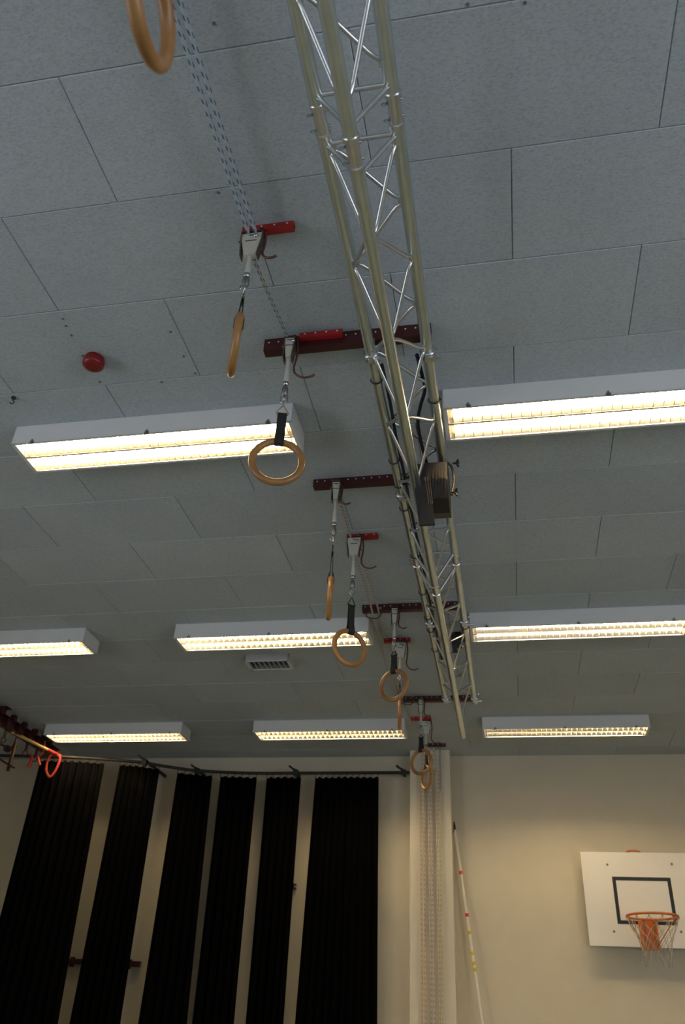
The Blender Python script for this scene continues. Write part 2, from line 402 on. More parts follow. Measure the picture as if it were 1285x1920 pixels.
# ------------------------------------------------------------ the truss
TXL, TXR, TXB, TZU, TZB, TR = -.470, -.222, -.350, 2.56+EYE, 2.352+EYE, .0245
JN = [-1.46, 1.49, 4.44, 7.25]
tr = thing('lighting_truss', (-.346, 4.44, TZB-TR), 'long triangular aluminium lighting truss hung under the dark red ceiling rails', 'truss')
CH = {'l': (TXL, TZU), 'r': (TXR, TZU), 'b': (TXB, TZB)}
def chp(k, y): return Vector((CH[k][0], y, CH[k][1]))
ENDS = {'l': 6.93, 'r': 6.97, 'b': 7.27}
for i in range(3):
    a, b = JN[i], JN[i+1]
    for k in 'lrb':
        e = b-.045 if i < 2 else ENDS[k]
        s0 = a+.045
        MB().tube([chp(k, s0), chp(k, (s0+e)/2), chp(k, e)], TR, 20).build('chord', 'alu', tr)
        if i < 2:   # conical coupler joining two lengths
            c = MB().lathe([(TR+.002, -.062), (TR+.0035, -.06), (TR+.0035, -.045), (TR-.002, -.042), (TR-.002, .042), (TR+.0035, .045), (TR+.0035, .06), (TR+.002, .062)], chp(k, b), Y, 28, False).build('coupler', 'alu_d', tr)
            for q in (-.028, .028):
                MB().lathe([(.005, -.026), (.005, .028), (.003, .031)], chp(k, b+q), (1, 0, .35), 8).build('pin', 'steel', c)
                MB().torus(chp(k, b+q)-Vector((.033, 0, .012)), .007, .0016, Y, 12, 5).build('spring_clip', 'steel', c)
    # end frames of each length
    ye = [a+.085, b-.085] if i < 2 else [a+.085]
    for ey in ye:
        for p, q in (('l', 'r'), ('l', 'b'), ('r', 'b')):
            d = (chp(q, ey)-chp(p, ey)).normalized()
            MB().tube([chp(p, ey)+d*.02, chp(q, ey)-d*.02], .0085, 10).build('end_tube', 'alu_d', tr)
    # zig-zag bracing, every rod a part
    end_y = b-.10 if i < 2 else 6.85
    def rod(p, q, ya, yb):
        A, B = chp(p, ya), chp(q, yb); d = (chp(q, 0)-chp(p, 0)).normalized()
        A2, B2 = A+d*.026, B-d*.026; sy = 1 if yb > ya else -1
        MB().tube(curve([A2-Y*.012*sy-d*.002, A2+Y*.016*sy+d*.002, A2.lerp(B2, .16), A2.lerp(B2, .84), B2-Y*.016*sy-d*.002, B2+Y*.012*sy+d*.002], 3), .008, 8).build('brace', 'alu_d', tr)
    st = .245
    for p, q, ph in (('l', 'b', 0), ('r', 'b', 0), ('l', 'r', .5)):
        ys = a+.10; cur = 0; A = p
        while ys+st*.6 < end_y+.02:
            B = q if A == p else p
            rod(A, B, ys, min(ys+st, end_y)); ys += st; A = B

# clamps that hang the chords from the rails
def make_clamp(loc, label):
    t = thing('pipe_clamp', loc, label, 'clamp', 'pipe clamps on the truss'); c = Vector(loc)
    MB().lathe([(TR+.002, -.02), (TR+.009, -.018), (TR+.009, .018), (TR+.002, .02)], c, Y, 20).build('collar', 'zinc', t)
    MB().tube([c+Vector((.02, 0, .02)), c+Vector((.036, 0, .028))], .006, 8).lathe([(.010, 0), (.010, .008)], c+Vector((.034, 0, .027)), (1, 0, .3), 6, False).build('bolt', 'zinc', t)
    MB().box(c+Vector((.012, 0, -.033)), (.05, .026, .014)).lathe([(.008, 0), (.008, .028)], c+Vector((.036, 0, -.033)), X, 6, False).build('jaw', 'zinc', t)
    MB().box(c+Vector((0, 0, .057)), (.03, .03, .055)).build('hanger', 'zinc', t)
    return t
ck = make_clamp((TXL, 2.60, TZU), 'shiny pipe clamp on the left upper truss tube under the nearest dark red rail')
for xx, yy, l in ((TXR, 2.62, 'shiny pipe clamp on the right upper truss tube under the nearest dark red rail'),
                  (TXL, 3.70, 'pipe clamp on the left truss tube under the second dark red rail'),
                  (TXL, 5.33, 'pipe clamp on the left truss tube under the third dark red rail'),
                  (TXR, 5.33, 'pipe clamp on the right truss tube under the third dark red rail'),
                  (TXL, 7.02-.16, 'small pipe clamp near the far left end of the truss'),
                  (TXR, 7.02-.16, 'small pipe clamp near the far right end of the truss')):
    dup(ck, (xx, yy, TZU), 0, l)

# ------------------------------------------------------------ dark red perforated rails on the ceiling
def rail(y, xa, xb, h, dp, name, m, label, cat, group, zt=H, n=None, face=-1):
    c = ((xa+xb)/2, y, zt-h)
    t = thing(name, c, label, cat, group)
    b = MB(); th = .006
    b.box(((xa+xb)/2, y-dp/2+th/2, zt-h/2), (xb-xa, th, h))
    b.box(((xa+xb)/2, y+dp/2-th/2, zt-h/2), (xb-xa, th, h))
    b.box(((xa+xb)/2, y, zt-h+th/2), (xb-xa, dp-2*th, th)); b.box(((xa+xb)/2, y, zt-th/2), (xb-xa, dp-2*th, th))
    b.build('channel', m, t)
    n = n or int((xb-xa)/.045); r = MB()
    for k in range(n):
        r.lathe([(.0045, 0), (.0045, .0015)], (xa+(xb-xa)*(k+.5)/n, y-dp/2+.0005, zt-h*.33), (0, -1, 0), 6, False)
    r.build('slot', 'frame', t, kind='stuff')
    return t
G1 = 'dark red perforated rails across the ceiling'
rail(2.615, -.975, -.205, .072, .045, 'ceiling_rail', 'dred', 'dark red perforated rail nearest the camera, crossing above the truss', 'rail', G1)
rail(3.74, -.985, -.215, .050, .045, 'ceiling_rail', 'dred', 'dark red rail second from the camera, its right half behind the truss', 'rail', G1)
rail(5.35, -.962, -.212, .052, .045, 'ceiling_rail', 'dred', 'dark red perforated rail third from the camera, near the middle row of lights', 'rail', G1)
rail(7.24, -.885, -.212, .050, .045, 'ceiling_rail', 'dred', 'dark red perforated rail farthest from the camera at the truss end', 'rail', G1)
G2 = 'short bright red perforated brackets'
rail(1.99, -.90, -.69, .032, .03, 'ceiling_bracket', 'red', 'short bright red bracket holding the pulley nearest the camera', 'bracket', G2)
rail(4.35, -.90, -.70, .034, .03, 'ceiling_bracket', 'red', 'short bright red bracket between the second and third dark rails', 'bracket', G2)
rail(5.94, -.885, -.675, .034, .03, 'ceiling_bracket', 'red', 'short bright red bracket just beyond the third dark rail', 'bracket', G2)
rail(7.79, -.875, -.68, .036, .03, 'ceiling_bracket', 'red', 'short red bracket beyond the farthest dark rail', 'bracket', G2)
rail(8.63, -.82, -.60, .034, .03, 'ceiling_bracket', 'dred', 'short dark red bracket on the ceiling just in front of the pillar', 'bracket', G2)
rail(2.575, -.80, -.60, .027, .03, 'ceiling_bracket', 'red', 'short bright red bracket bolted to the front of the nearest dark rail', 'bracket', G2, zt=H-.016)

# ------------------------------------------------------------ pulleys
def make_pulley(loc, rz, label, wide, hook):
    """wide: cream block seen flat, tapering downward; local frame turned by rz afterwards"""
    t = thing('pulley', loc, label, 'pulley', 'cream ceiling pulleys with rope hooks'); c = Vector(loc)
    W, D, HH = (.082, .034, .125) if wide else (.040, .05, .115)
    b = MB(); pts = [(-W/2, 0, 0), (W/2, 0, 0), (W/2, 0, -.035), (W*.34, 0, -HH), (-W*.26, 0, -HH), (-W/2, 0, -.035)]
    b.prism([c+Vector(p) for p in pts], (0, -D/2+.004, 0), (0, D/2-.004, 0)); b.build('block', 'cream', t)
    k = MB()
    for s in (-1, 1):   # edge straps
        P = [c+Vector((s*(W/2+.002), 0, .012)), c+Vector((s*(W/2+.002), 0, -.035)), c+Vector((s*W*.34+s*.002-(.006 if s < 0 else 0), 0, -HH-.004))]
        for p, q in zip(P, P[1:]):
            d = (q-p); k.prism([p+Vector((-.002, 0, 0)), p+Vector((.002, 0, 0)), q+Vector((.002, 0, 0)), q+Vector((-.002, 0, 0))], (0, -D/2, 0), (0, D/2, 0))
    k.box(c+Vector((0, 0, .010)), (W+.008, D, .005)); k.build('cheek_plate', 'brown', t)
    for x, z in ((-W/2-.007, -.03), (W*.34+.012, -.085)):
        MB().torus(c+Vector((x, 0, z)), .008, .0025, Y, 14, 6).build('eye', 'steel', t)
    MB().lathe([(.009, 0), (.009, .006), (.005, .009)], c+Vector((.018, -D/2+.003, -.022)), (0, -1, 0), 8).build('axle_bolt', 'zinc', t)
    MB().box(c+Vector((.0, 0, -.012)), (.02, D-.004, .005)).box(c+Vector((.0, -D/2+.003, -.045)), (.045, .002, .004)).build('rib', 'brown', t)
    MB().box(c+Vector((W*.42, 0, .004)), (.016, .022, .05)).build('bracket', 'dred', t)
    h = MB(); o = c+Vector((W/2+.008, 0, -.02))
    sc_ = hook
    P = [o+Vector((0, 0, .03)), o+Vector((.006, 0, -.02)), o+Vector((.004, 0, -.06)), o+Vector((0, 0, -.085))]
    P += [o+Vector((.035, 0, -.09))+Vector((-cos(a)*.035, 0, -sin(a)*.035)) for a in (.4, .8, 1.2, 1.6, 2.0, 2.3)]
    P = [o+(p-o)*sc_ for p in P]
    h.tube(curve(P, 4), .005, 8); h.build('hook', 'rustred' if sc_ > .9 else 'hook', t)
    return t
GR = 'wooden gymnastic rings on black straps'
def make_ring(top, bottom, th, label, buckle='brass'):
    """top: underside of the pulley; bottom: centre of the ring; th: turn of the ring plane"""
    c = Vector(bottom); ux = Vector((cos(th), sin(th), 0)); nx = Vector((-sin(th), cos(th), 0)); a = Vector(top)
    Ro, r = .1025, .0150
    t = thing('gymnastic_ring', (c.x, c.y, c.z-Ro-r), label, 'ring', GR)
    MB().torus(c, Ro, r, nx, 64, 14).build('hoop', 'wood', t)
    top_z = c.z+Ro; L = (a.z-.0)-top_z              # free length above the ring
    f = lambda k: Vector((a.x+(c.x-a.x)*k, a.y+(c.y-a.y)*k, a.z+(top_z-a.z)*k))
    # rope tail with sewn eye
    MB().tube([f(0)+Z*.02, f(.10), f(.28)], [.006, .009, .014], 8, flat=.7).build('rope_eye', 'cream', t)
    MB().lathe([(.010, -.010), (.013, -.006), (.013, .006), (.010, .010)], f(.30), Z, 10).build('ferrule', 'zinc', t)
    MB().lathe([(.009, -.026), (.014, -.018), (.014, .012), (.009, .024)], f(.39), Z, 10).build('swivel', 'steel', t)
    p = f(.50); hk = MB()
    hk.tube([p+ux*.0+Z*.035, p+ux*.013+Z*.020, p+ux*.015-Z*.01, p-Z*.028, p-ux*.015-Z*.01, p-ux*.013+Z*.02], .0042, 7, closed=True)
    hk.torus(p+nx*.006+Z*.006, .012, .003, ux, 14, 6); hk.build('snap_hook', 'zinc', t)
    p = f(.57); q = f(.68)
    MB().tube([p, q+ux*.026+Z*.008, q+ux*.024, q-ux*.024, q-ux*.026+Z*.008], .0034, 7, closed=True).build('buckle', buckle, t)
    # folded webbing around the hoop
    s = MB(); wd = .040; tt = .0034; loop = [q+Z*.004]
    front = [q+Z*.004+nx*.004, q-Z*.02+nx*.0045, Vector((c.x, c.y, top_z))+nx*.006+Z*.05, Vector((c.x, c.y, top_z))+nx*(r+.000)+Z*.016] 
    wrap = [Vector((c.x, c.y, top_z))+(nx*cos(b)+Z*sin(b))*(r+.002) for b in (0, -.5, -1.0, -1.57, -2.1, -2.6, -3.14)]
    path = front+wrap+[Vector((c.x, c.y, top_z))-nx*(r+.000)+Z*.016, Vector((c.x, c.y, top_z))-nx*.006+Z*.05, q-Z*.02-nx*.0045, q+Z*.004-nx*.004, q+Z*.009]
    n = len(path); vs = []; fs = []
    for i, pt in enumerate(path):
        d = (path[(i+1) % n]-path[i-1]).normalized(); nn = ux.cross(d).normalized()
        for sx in (-1, 1):
            for st_ in (-1, 1): vs.append(pt+ux*sx*wd/2+nn*st_*tt/2)
    for i in range(n):
        j = (i+1) % n
        for a_, b_ in ((0, 1), (1, 3), (3, 2), (2, 0)): fs.append((i*4+a_, i*4+b_, j*4+b_, j*4+a_))
    s.add(vs, fs); s.build('strap', 'strap', t)
    return t
E0 = EYE
PZ = H-.045
ST = [  # key, x, y, pulley turn, hook size, ring centre z (above eye), ring turn, ring label, pulley label
 ('A', -.852, 1.98, 0, 1.0, 2.065, 113, 'wooden ring seen edge-on, hanging left of the truss near the red alarm', 'cream pulley on the nearest short red bracket, ropes running into its top'),
 ('B', -.840, 2.565, 80, 1.65, 1.978, 16, 'wooden ring facing the camera in front of the big left ceiling light', 'narrow cream pulley under the nearest dark red rail'),
 ('C', -.842, 3.70, 75, .95, 1.935, 103, 'slim edge-on wooden ring under the second dark red rail', 'narrow cream pulley under the second dark red rail'),
 ('D', -.842, 4.30, 0, 1.6, 1.92, 41, 'tilted wooden ring overlapping the right end of the middle ceiling light', 'wide cream pulley under the bracket between second and third dark rails'),
 ('E', -.718, 5.31, 80, 1.05, 2.08, -24, 'wooden ring with wide black strap under the third dark red rail', 'small pulley hanging from the middle of the third dark red rail'),
 ('F', -.750, 5.90, 10, 1.6, 2.085, 97, 'edge-on wooden ring hanging just beyond the third pair, over a far ceiling light', 'cream pulley under the short bracket beyond the third dark rail'),
 ('G', -.718, 7.18, 80, 1.0, 2.10, -29, 'round wooden ring high on the pillar, upper one of the farthest pair', 'small pulley under the farthest dark red rail'),
 ('H', -.728, 7.76, 10, 1.5, 2.12, -62, 'narrow turned wooden ring in front of the pillar, lowest of the farthest pair', 'small dark pulley under the short bracket beyond the farthest dark rail')]
for k, x, y, pr_, hk, zr, rt, rl, pl in ST:
    p = make_pulley((x, y, PZ-.012), 0, pl, k in 'ADFH', hk)
    p.rotation_euler = (0, 0, R(pr_ if abs(pr_) < 30 else 4))
    make_ring((x, y, PZ-.012-.12), (x, y, zr+EYE), R(rt), rl, 'brass' if k in 'AB' else 'black')
make_ring((-.557, .655, 2.02+EYE), (-.557, .652, 1.59+EYE), R(-85), 'blurred wooden ring at the top left picture edge, closest to the camera')

# ------------------------------------------------------------ ropes
def rope(pts, m, r, label, group=None, name='rope', n=6, strands=None):
    b = MB(); pl = strands or [pts]
    for s in pl: b.tube(curve(s, n), r, 8)
    o = b.build(name, m, origin=Vector(pl[0][-1])); return tag(o, label, 'rope', group)
GRP = 'pulley ropes along the ceiling'
rope([(-.868, -1.0, H-.075), (-.866, .5, H-.072), (-.866, 1.2, H-.068), (-.868, 1.965, H-.055)], 'rope_blue', .0078, 'blue flecked rope, left one of the two running down to the nearest pulley', GRP)
rope([(-.838, -1.0, H-.075), (-.836, .5, H-.072), (-.836, 1.2, H-.068), (-.838, 1.965, H-.055)], 'rope_blue', .0078, 'blue flecked rope, right one of the two running down to the nearest pulley', GRP)
rope([(-.842, 2.0, H-.175), (-.848, 2.28, H-.11), (-.852, 2.54, H-.045)], 'rope_dark', .0072, 'grey flecked rope strung between the two nearest pulleys', GRP)
rope([(-.832, 3.73, H-.14), (-.842, 4.0, H-.105), (-.862, 4.27, H-.06)], 'rope_red', .0075, 'red flecked rope strung between the second and third ring pulleys', GRP)
g1 = at(699, 1150, 5.31); g2 = at(705, 1146, 5.31)
rope(None, 'rope_red', .007, 'left strand of thin red flecked rope from the wide pulley to the rope guide', GRP, strands=[[(-.838, 4.32, H-.18), at(685, 1095, 4.78), g1, at(720, 1230, 6.2), at(745, 1308, 7.22)]])
rope(None, 'rope_red', .007, 'right strand of thin red flecked rope from the wide pulley to the rope guide', GRP, strands=[[(-.812, 4.32, H-.155), at(696, 1095, 4.78), g2+Vector((.02, 0, 0)), at(726, 1220, 6.2), at(752, 1308, 7.22)]])
# wire and ropes running on from the far guide to the pillar
rope(None, 'rope_red', .005, 'rope running from the far rope guide to the pillar top', GRP, strands=[[at(752, 1310, 7.22), at(772, 1352, 7.9), at(790, 1390, 8.6)]])
# rope guides: bent rod loops below the left ends of two rails
def guide(c, s, label):
    c = Vector(c); t = thing('rope_guide', c, label, 'rope guide', 'bent rod rope guides')
    MB().tube(curve([c+Vector((s*.05, 0, .05)), c+Vector((s*.055, 0, .0)), c+Vector((s*.03, 0, -.03)), c+Vector((-s*.02, 0, -.03)), c+Vector((-s*.055, 0, -.01)), c+Vector((-s*.04, 0, .02)), c+Vector((-s*.01, 0, .012))], 5), .005, 8).build('loop', 'hook', t)
    MB().lathe([(.008, -.004), (.012, 0), (.012, .006)], c+Vector((s*.05, 0, .045)), Z, 8).build('collar', 'steel', t)
    return t
guide(at(701, 1152, 5.32)+Vector((0, 0, -.0)), 1, 'bent rod rope guide under the left end of the third dark red rail')
guide(at(765, 1315, 7.21), 1, 'bent rod rope guide under the left end of the farthest dark red rail')
# ropes hanging down the pillar
YC = 8.80
for i, (pxs, m, l) in enumerate((((789, 795), 'rope_col_red', 'red flecked looped rope hanging down the pillar, left one of three'),
                                 ((804, 809), 'rope_col_blue', 'violet flecked looped rope hanging down the pillar, middle one of three'),
                                 ((818, 823), 'rope_col_green', 'green flecked looped rope hanging down the pillar, right one of three'))):
    st_ = []
    for j, px in enumerate(pxs):
        a = at(px, 1478, YC); st_.append([at(797+8*i, 1400, 8.66), at((797+8*i+px)/2, 1440, 8.74), a, (a.x+.001, YC-.01*j, 2.2), (a.x, YC-.01*j, .35)])
    rope(None, m, .0095, l, 'ropes down the pillar', strands=st_, n=5)
ch = MB(); p0 = at(825, 1402, 8.66)
for k in range(22):
    c = p0-Z*.021*k; ax = X if k % 2 else Y
    ch.torus(c, .010, .0028, ax, 10, 5)
tag(ch.build('hanging_chain', 'steel', origin=p0-Z*.46), 'thin dark chain hanging at the top of the pillar', 'chain')

# ------------------------------------------------------------ small things on the ceiling
c = atz(178, 672, H); al = thing('fire_alarm', (c.x, c.y, H-.045), 'round red fire alarm sounder on the left part of the ceiling', 'alarm')
MB().lathe([(.046, -.012), (.046, 0)], (c.x, c.y, H), Z, 28).build('base', 'alarm', al)
MB().lathe([(.030, -.058), (.045, -.052), (.051, -.044), (.051, -.014), (.046, -.012)], (c.x, c.y, H), Z, 32).build('body', 'alarm', al)
MB().tube(arc((c.x, c.y, H-.059), .022, .6, 2.6, 8, X, Y), .0015, 5).build('sounder_slot', 'dred', al)
c = atz(26, 745, H); hk = thing('ceiling_hook', (c.x, c.y, H-.05), 'small dark hook at the left edge of the ceiling', 'hook')
MB().lathe([(.012, -.008), (.012, 0)], (c.x, c.y, H), Z, 12).build('plate', 'hook', hk)
MB().tube(curve([(c.x, c.y, H-.006), (c.x, c.y, H-.02), (c.x+.012, c.y, H-.032), (c.x, c.y, H-.045), (c.x-.012, c.y, H-.034)], 4), .003, 6).build('bend', 'hook', hk)
a = atz(461, 1228, H); b_ = atz(541, 1224, H)
vx, vy, vw = (a.x+b_.x)/2, (a.y+b_.y)/2, b_.x-a.x
vt = thing('ceiling_vent', (vx, vy+.1, H-.06), 'small grey slatted vent box under the middle ceiling light', 'vent')
vb = MB().box((vx, vy+.002, H-.03), (vw, .004, .06)).box((vx, vy+.198, H-.03), (vw, .004, .06))
for s in (-1, 1): vb.box((vx+s*(vw/2-.002), vy+.1, H-.03), (.004, .2, .06))
vb.build('casing', 'vent', vt); MB().box((vx, vy+.1, H-.012), (vw-.01, .19, .006)).build('recess', 'darkgap', vt)
rm = MB()
for s in (-1, 1): rm.box((vx, vy+.1+s*.092, H-.061), (vw+.01, .018, .005)); rm.box((vx+s*(vw/2-.008), vy+.1, H-.061), (.02, .2, .005))
rm.build('rim', 'frame', vt)
for k in range(9):
    MB().box((vx-vw/2+vw*(k+.5)/9, vy+.1, H-.048), (.003, .17, .022)).build('slat', 'vent', vt)

for px, py in ((118, 598), (124, 611), (134, 629), (155, 667), (187, 716), (303, 716), (320, 622), (345, 668), (366, 700), (401, 44), (409, 361), (985, 5), (877, 8)):
    c = atz(px, py, H); MB().lathe([(.0055, -.002), (.006, .001)], c, Z, 8, False).build('screw', 'steel', cl)

# ------------------------------------------------------------ cables, ties, stage lamps
cab = [(TXL+.038, 2.66, TZU-.005), (TXL+.042, 2.9, TZU-.012), (TXL+.035, 3.2, TZU-.004), (TXL+.040, 3.5, TZU-.014), (TXL+.036, 3.9, TZU-.006), (TXL+.040, 4.4, TZU-.010), (TXL+.036, 4.9, TZU-.006), (TXL+.040, 5.4, TZU-.012), (TXL+.036, 6.0, TZU-.006)]
tag(MB().tube(curve(cab, 6), .008, 8).build('power_cable', 'black', origin=cab[0]), 'black cable strapped along the left upper truss tube', 'cable')
cab2 = [at(782, 665, 2.64), at(791, 700, 2.76), at(797, 730, 2.9), at(789, 760, 2.98), at(784, 790, 3.08), at(789, 825, 3.2), at(798, 860, 3.34), at(806, 885, 3.42)]
cab2 = [Vector((p.x, p.y, p.z)) for p in cab2]
tag(MB().tube(curve(cab2, 6), .0085, 8).build('power_cable', 'black', origin=cab2[0]), 'black cable drooping through the truss to the stage lamp', 'cable')
tie0 = None
TL = [('left', TXL, 2.76), ('left', TXL, 3.38), ('left', TXL, 3.60), ('left', TXL, 3.83), ('left', TXL, 4.37), ('left', TXL, 4.86), ('left', TXL, 5.24), ('left', TXL, 5.45), ('left', TXL, 5.8), ('right', TXR, 2.93), ('right', TXR, 5.42)]
ordn = ['first', 'second', 'third', 'fourth', 'fifth', 'sixth', 'seventh', 'eighth', 'ninth']
cnt = {'left': 0, 'right': 0}
for s, x, y in TL:
    l = ('black cable tie around the left upper truss tube, %s from the camera' % ordn[cnt[s]]) if s == 'left' else ('black cable tie around the right truss tube, %s' % ('nearer one' if cnt[s] == 0 else 'farther one'))
    cnt[s] += 1
    if tie0 is None:
        tie0 = thing('cable_tie', (x, y, TZU), l, 'cable tie', 'black cable ties on the truss')
        MB().torus((x, y, TZU), TR+.003, .0025, Y, 28, 6).build('band', 'black', tie0)
        MB().box((x+TR+.006, y, TZU-.004), (.006, .006, .008)).build('lock', 'black', tie0)
    else: dup(tie0, (x, y, TZU), 0, l)

def stage_lamp(c, s, label, yaw=0):
    c = Vector(c); t = thing('stage_lamp', c, label, 'stage lamp', 'black stage lamps on the truss')
    Q = lambda x, y, z: c+Vector((x, y, z))*s
    # body: asymmetric flood, profile in the y-z plane, extruded across x
    prof = [(-.10, .13), (-.04, .16), (.04, .15), (.10, .10), (.12, .02), (.11, -.03), (.02, -.06), (-.08, -.05), (-.12, .02)]
    MB().prism([Q(-.02, y, z) for y, z in prof], (0, 0, 0), X*.105*s).build('body', 'gloss', t)
    # inner reflector showing warm between cooling ribs
    MB().prism([Q(.02, y, z) for y, z in [(-.105, .09), (-.128, .02), (-.10, -.06), (-.092, -.06), (-.115, .02), (-.095, .09)]], (0, 0, 0), X*.06*s).build('reflector', 'copper', t)
    for k in range(5):
        MB().prism([Q(.022+.0125*k, y, z) for y, z in [(-.112, .08), (-.137, .02), (-.108, -.06), (-.10, -.06), (-.125, .02), (-.10, .08)]], (0, 0, 0), X*.004*s).build('cooling_rib', 'gloss', t)
    # barn door / gel frame panel
    MB().prism([Q(-.070, -.11, .12), Q(.0, -.125, .11), Q(.026, -.09, -.185), Q(-.040, -.09, -.185)], (0, 0, 0), (0, .012*s, 0)).build('front_shade', 'black', t)
    gl = MB()
    for k in range(3):
        gl.tube([Q(-.010+.010*k, -.134, .03), Q(.004+.008*k, -.118, -.10)], .0018*s, 6)
    gl.build('grille', 'hook', t, kind='stuff')
    # yoke and clamp up to the right chord
    MB().tube(curve([Q(.095, 0, .02), Q(.108, 0, .10), Q(.10, .0, .17), Q(.07, 0, .21)], 4), .006*s, 8).build('yoke', 'hook', t)
    def knob(p):
        k = MB().lathe([(.006, 0), (.006, .02)], p, X, 8)
        for a in (.5, 2.6, 4.7):
            k.tube([p+X*.018*s, p+(X*.026+Y*cos(a)*.014+Z*sin(a)*.020)*s], .0055*s, 7)
        return k
    knob(Q(.094, -.02, .02)).build('knob', 'black', t)
    knob(Q(.104, -.01, .185)).build('wing_bolt', 'black', t)
    return t
stage_lamp((-.290, 3.44, 2.335+EYE), 1.15, 'black stage lamp hanging from the truss beside the right tube')
stage_lamp((-.30, 5.62, 2.52+EYE), .52, 'small black stage lamp tucked between the far truss tubes')

# ------------------------------------------------------------ curtain rail and curtains
ZR = 2.471+EYE
RP = [(-6.28, 8.09), (-5.456, 8.11), (-4.667, 8.19), (-3.994, 8.366), (-3.694, 8.554), (-3.394, 8.72), (-2.842, 8.83), (-2.2, 8.84), (-1.012, 8.84)]
rt = thing('curtain_rail', (-3.5, 8.8, ZR), 'black curved curtain rail running along the far wall', 'rail')
rc = curve([(x, y, ZR) for x, y in RP], 8)
MB().tube(rc, .017, 10).build('pipe', 'black', rt)
for px, yy in ((268, 8.40), (370, 8.76), (555, 8.83), (757, 8.84)):
    c = at(px, 1446, yy); c.z = ZR
    b = MB().box(c+Z*.004, (.055, .045, .055)); 
    b.box(c+Vector((-.02, (YW-c.y)/2, .035)), (.02, YW-c.y, .03)); b.box(c+Vector((-.045, -.01, .05)), (.08, .03, .02), Matrix.Rotation(R(35), 3, 'Y')); b.box(c+Vector((.012, 0, -.03)), (.03, .03, .03))
    b.build('wall_bracket', 'black', rt)
def rail_y(x):
    for p, q in zip(rc, rc[1:]):
        if p.x <= x <= q.x: return p.y+(q.y-p.y)*(x-p.x)/max(1e-6, q.x-p.x)
    return 8.84
CUR = [(-4.98, -4.285, -5.02, -4.20, 'wide black curtain at the far left below the red rail equipment', 9),
       (-4.125, -3.745, -4.125, -3.70, 'black curtain second from the left on the curved rail', 6),
       (-3.575, -3.215, -3.58, -3.12, 'black curtain third from the left, just right of the rail bend', 5),
       (-3.125, -2.72, -3.09, -2.69, 'black curtain fourth from the left', 5),
       (-2.605, -2.215, -2.575, -2.21, 'narrow black curtain fifth from the left, beside the small wall bracket', 5),
       (-2.05, -1.35, -2.11, -1.30, 'wide black curtain nearest the pillar', 10)]
for xa, xb, ba, bb, lab, nf in CUR:
    y0_ = rail_y((xa+xb)/2); t = thing('curtain', ((ba+bb)/2, y0_, .03), lab, 'curtain', 'black curtains on the rail')
    nx_, nz = nf*10, 14; vs = []; fs = []
    ph = [random.uniform(.7, 1.4) for _ in range(nf*2+2)]
    for j in range(nz+1):
        q = j/nz; z = ZR-.055-(ZR-.055-.03)*q
        for i in range(nx_+1):
            s = i/nx_; xt = xa+(xb-xa)*s; xbm = ba+(bb-ba)*s; x = xt+(xbm-xt)*min(1, q*1.3)
            k = s*nf; am = ph[int(k*2) % len(ph)]
            yy = rail_y(xt)+sin(k*2*pi)*(.028+.022*q)*am+.006*sin(q*5+s*9)
            x2 = x+.25*(xb-xa)/nf*sin(k*4*pi+.6)*.35
            zz = z+((.012*abs(sin(k*3*pi))) if j == 0 else 0)
            vs.append((x2, yy, zz))
    for j in range(nz):
        for i in range(nx_):
            a_ = j*(nx_+1)+i; fs.append((a_, a_+1, a_+nx_+2, a_+nx_+1))
    m = MB(); m.add(vs, fs, None, True); o = m.build('cloth', 'cloth', t)
    md = o.modifiers.new('thick', 'SOLIDIFY'); md.thickness = .003
    g = MB()
    for i in range(nf+1):
        x = xa+(xb-xa)*(i+.02)/(nf+.04); yy = rail_y(x)
        g.box((x, yy, ZR-.032), (.006, .01, .05))
    g.build('glider', 'hook', t, kind='stuff')
# red-black wall bar behind the curtains, small bracket farther right
a = at(110, 1802, 9.04); b_ = at(263, 1809, 9.04)
wb = thing('wall_bar', ((a.x+b_.x)/2, 9.05, a.z), 'dark red horizontal bar on the wall showing between the two left curtains', 'bar')
MB().box(((a.x+b_.x)/2, 9.035, a.z), (b_.x-a.x, .05, .05)).build('bar', 'dred', wb)
for s in (.15, .85): MB().box((a.x+(b_.x-a.x)*s, 9.07, a.z), (.04, .03, .09)).build('mount', 'dred', wb)
c = at(551, 1662, 9.05); sb = thing('wall_bracket', c, 'tiny dark red bracket on the wall right of the fifth curtain', 'bracket')
MB().box(c+Z*.018, (.05, .05, .012)).build('arm', 'dred', sb); MB().box(c-Z*.02, (.05, .05, .012)).build('arm', 'dred', sb); MB().box(c+Vector((-.02, .025, 0)), (.03, .012, .07)).build('plate', 'black', sb)

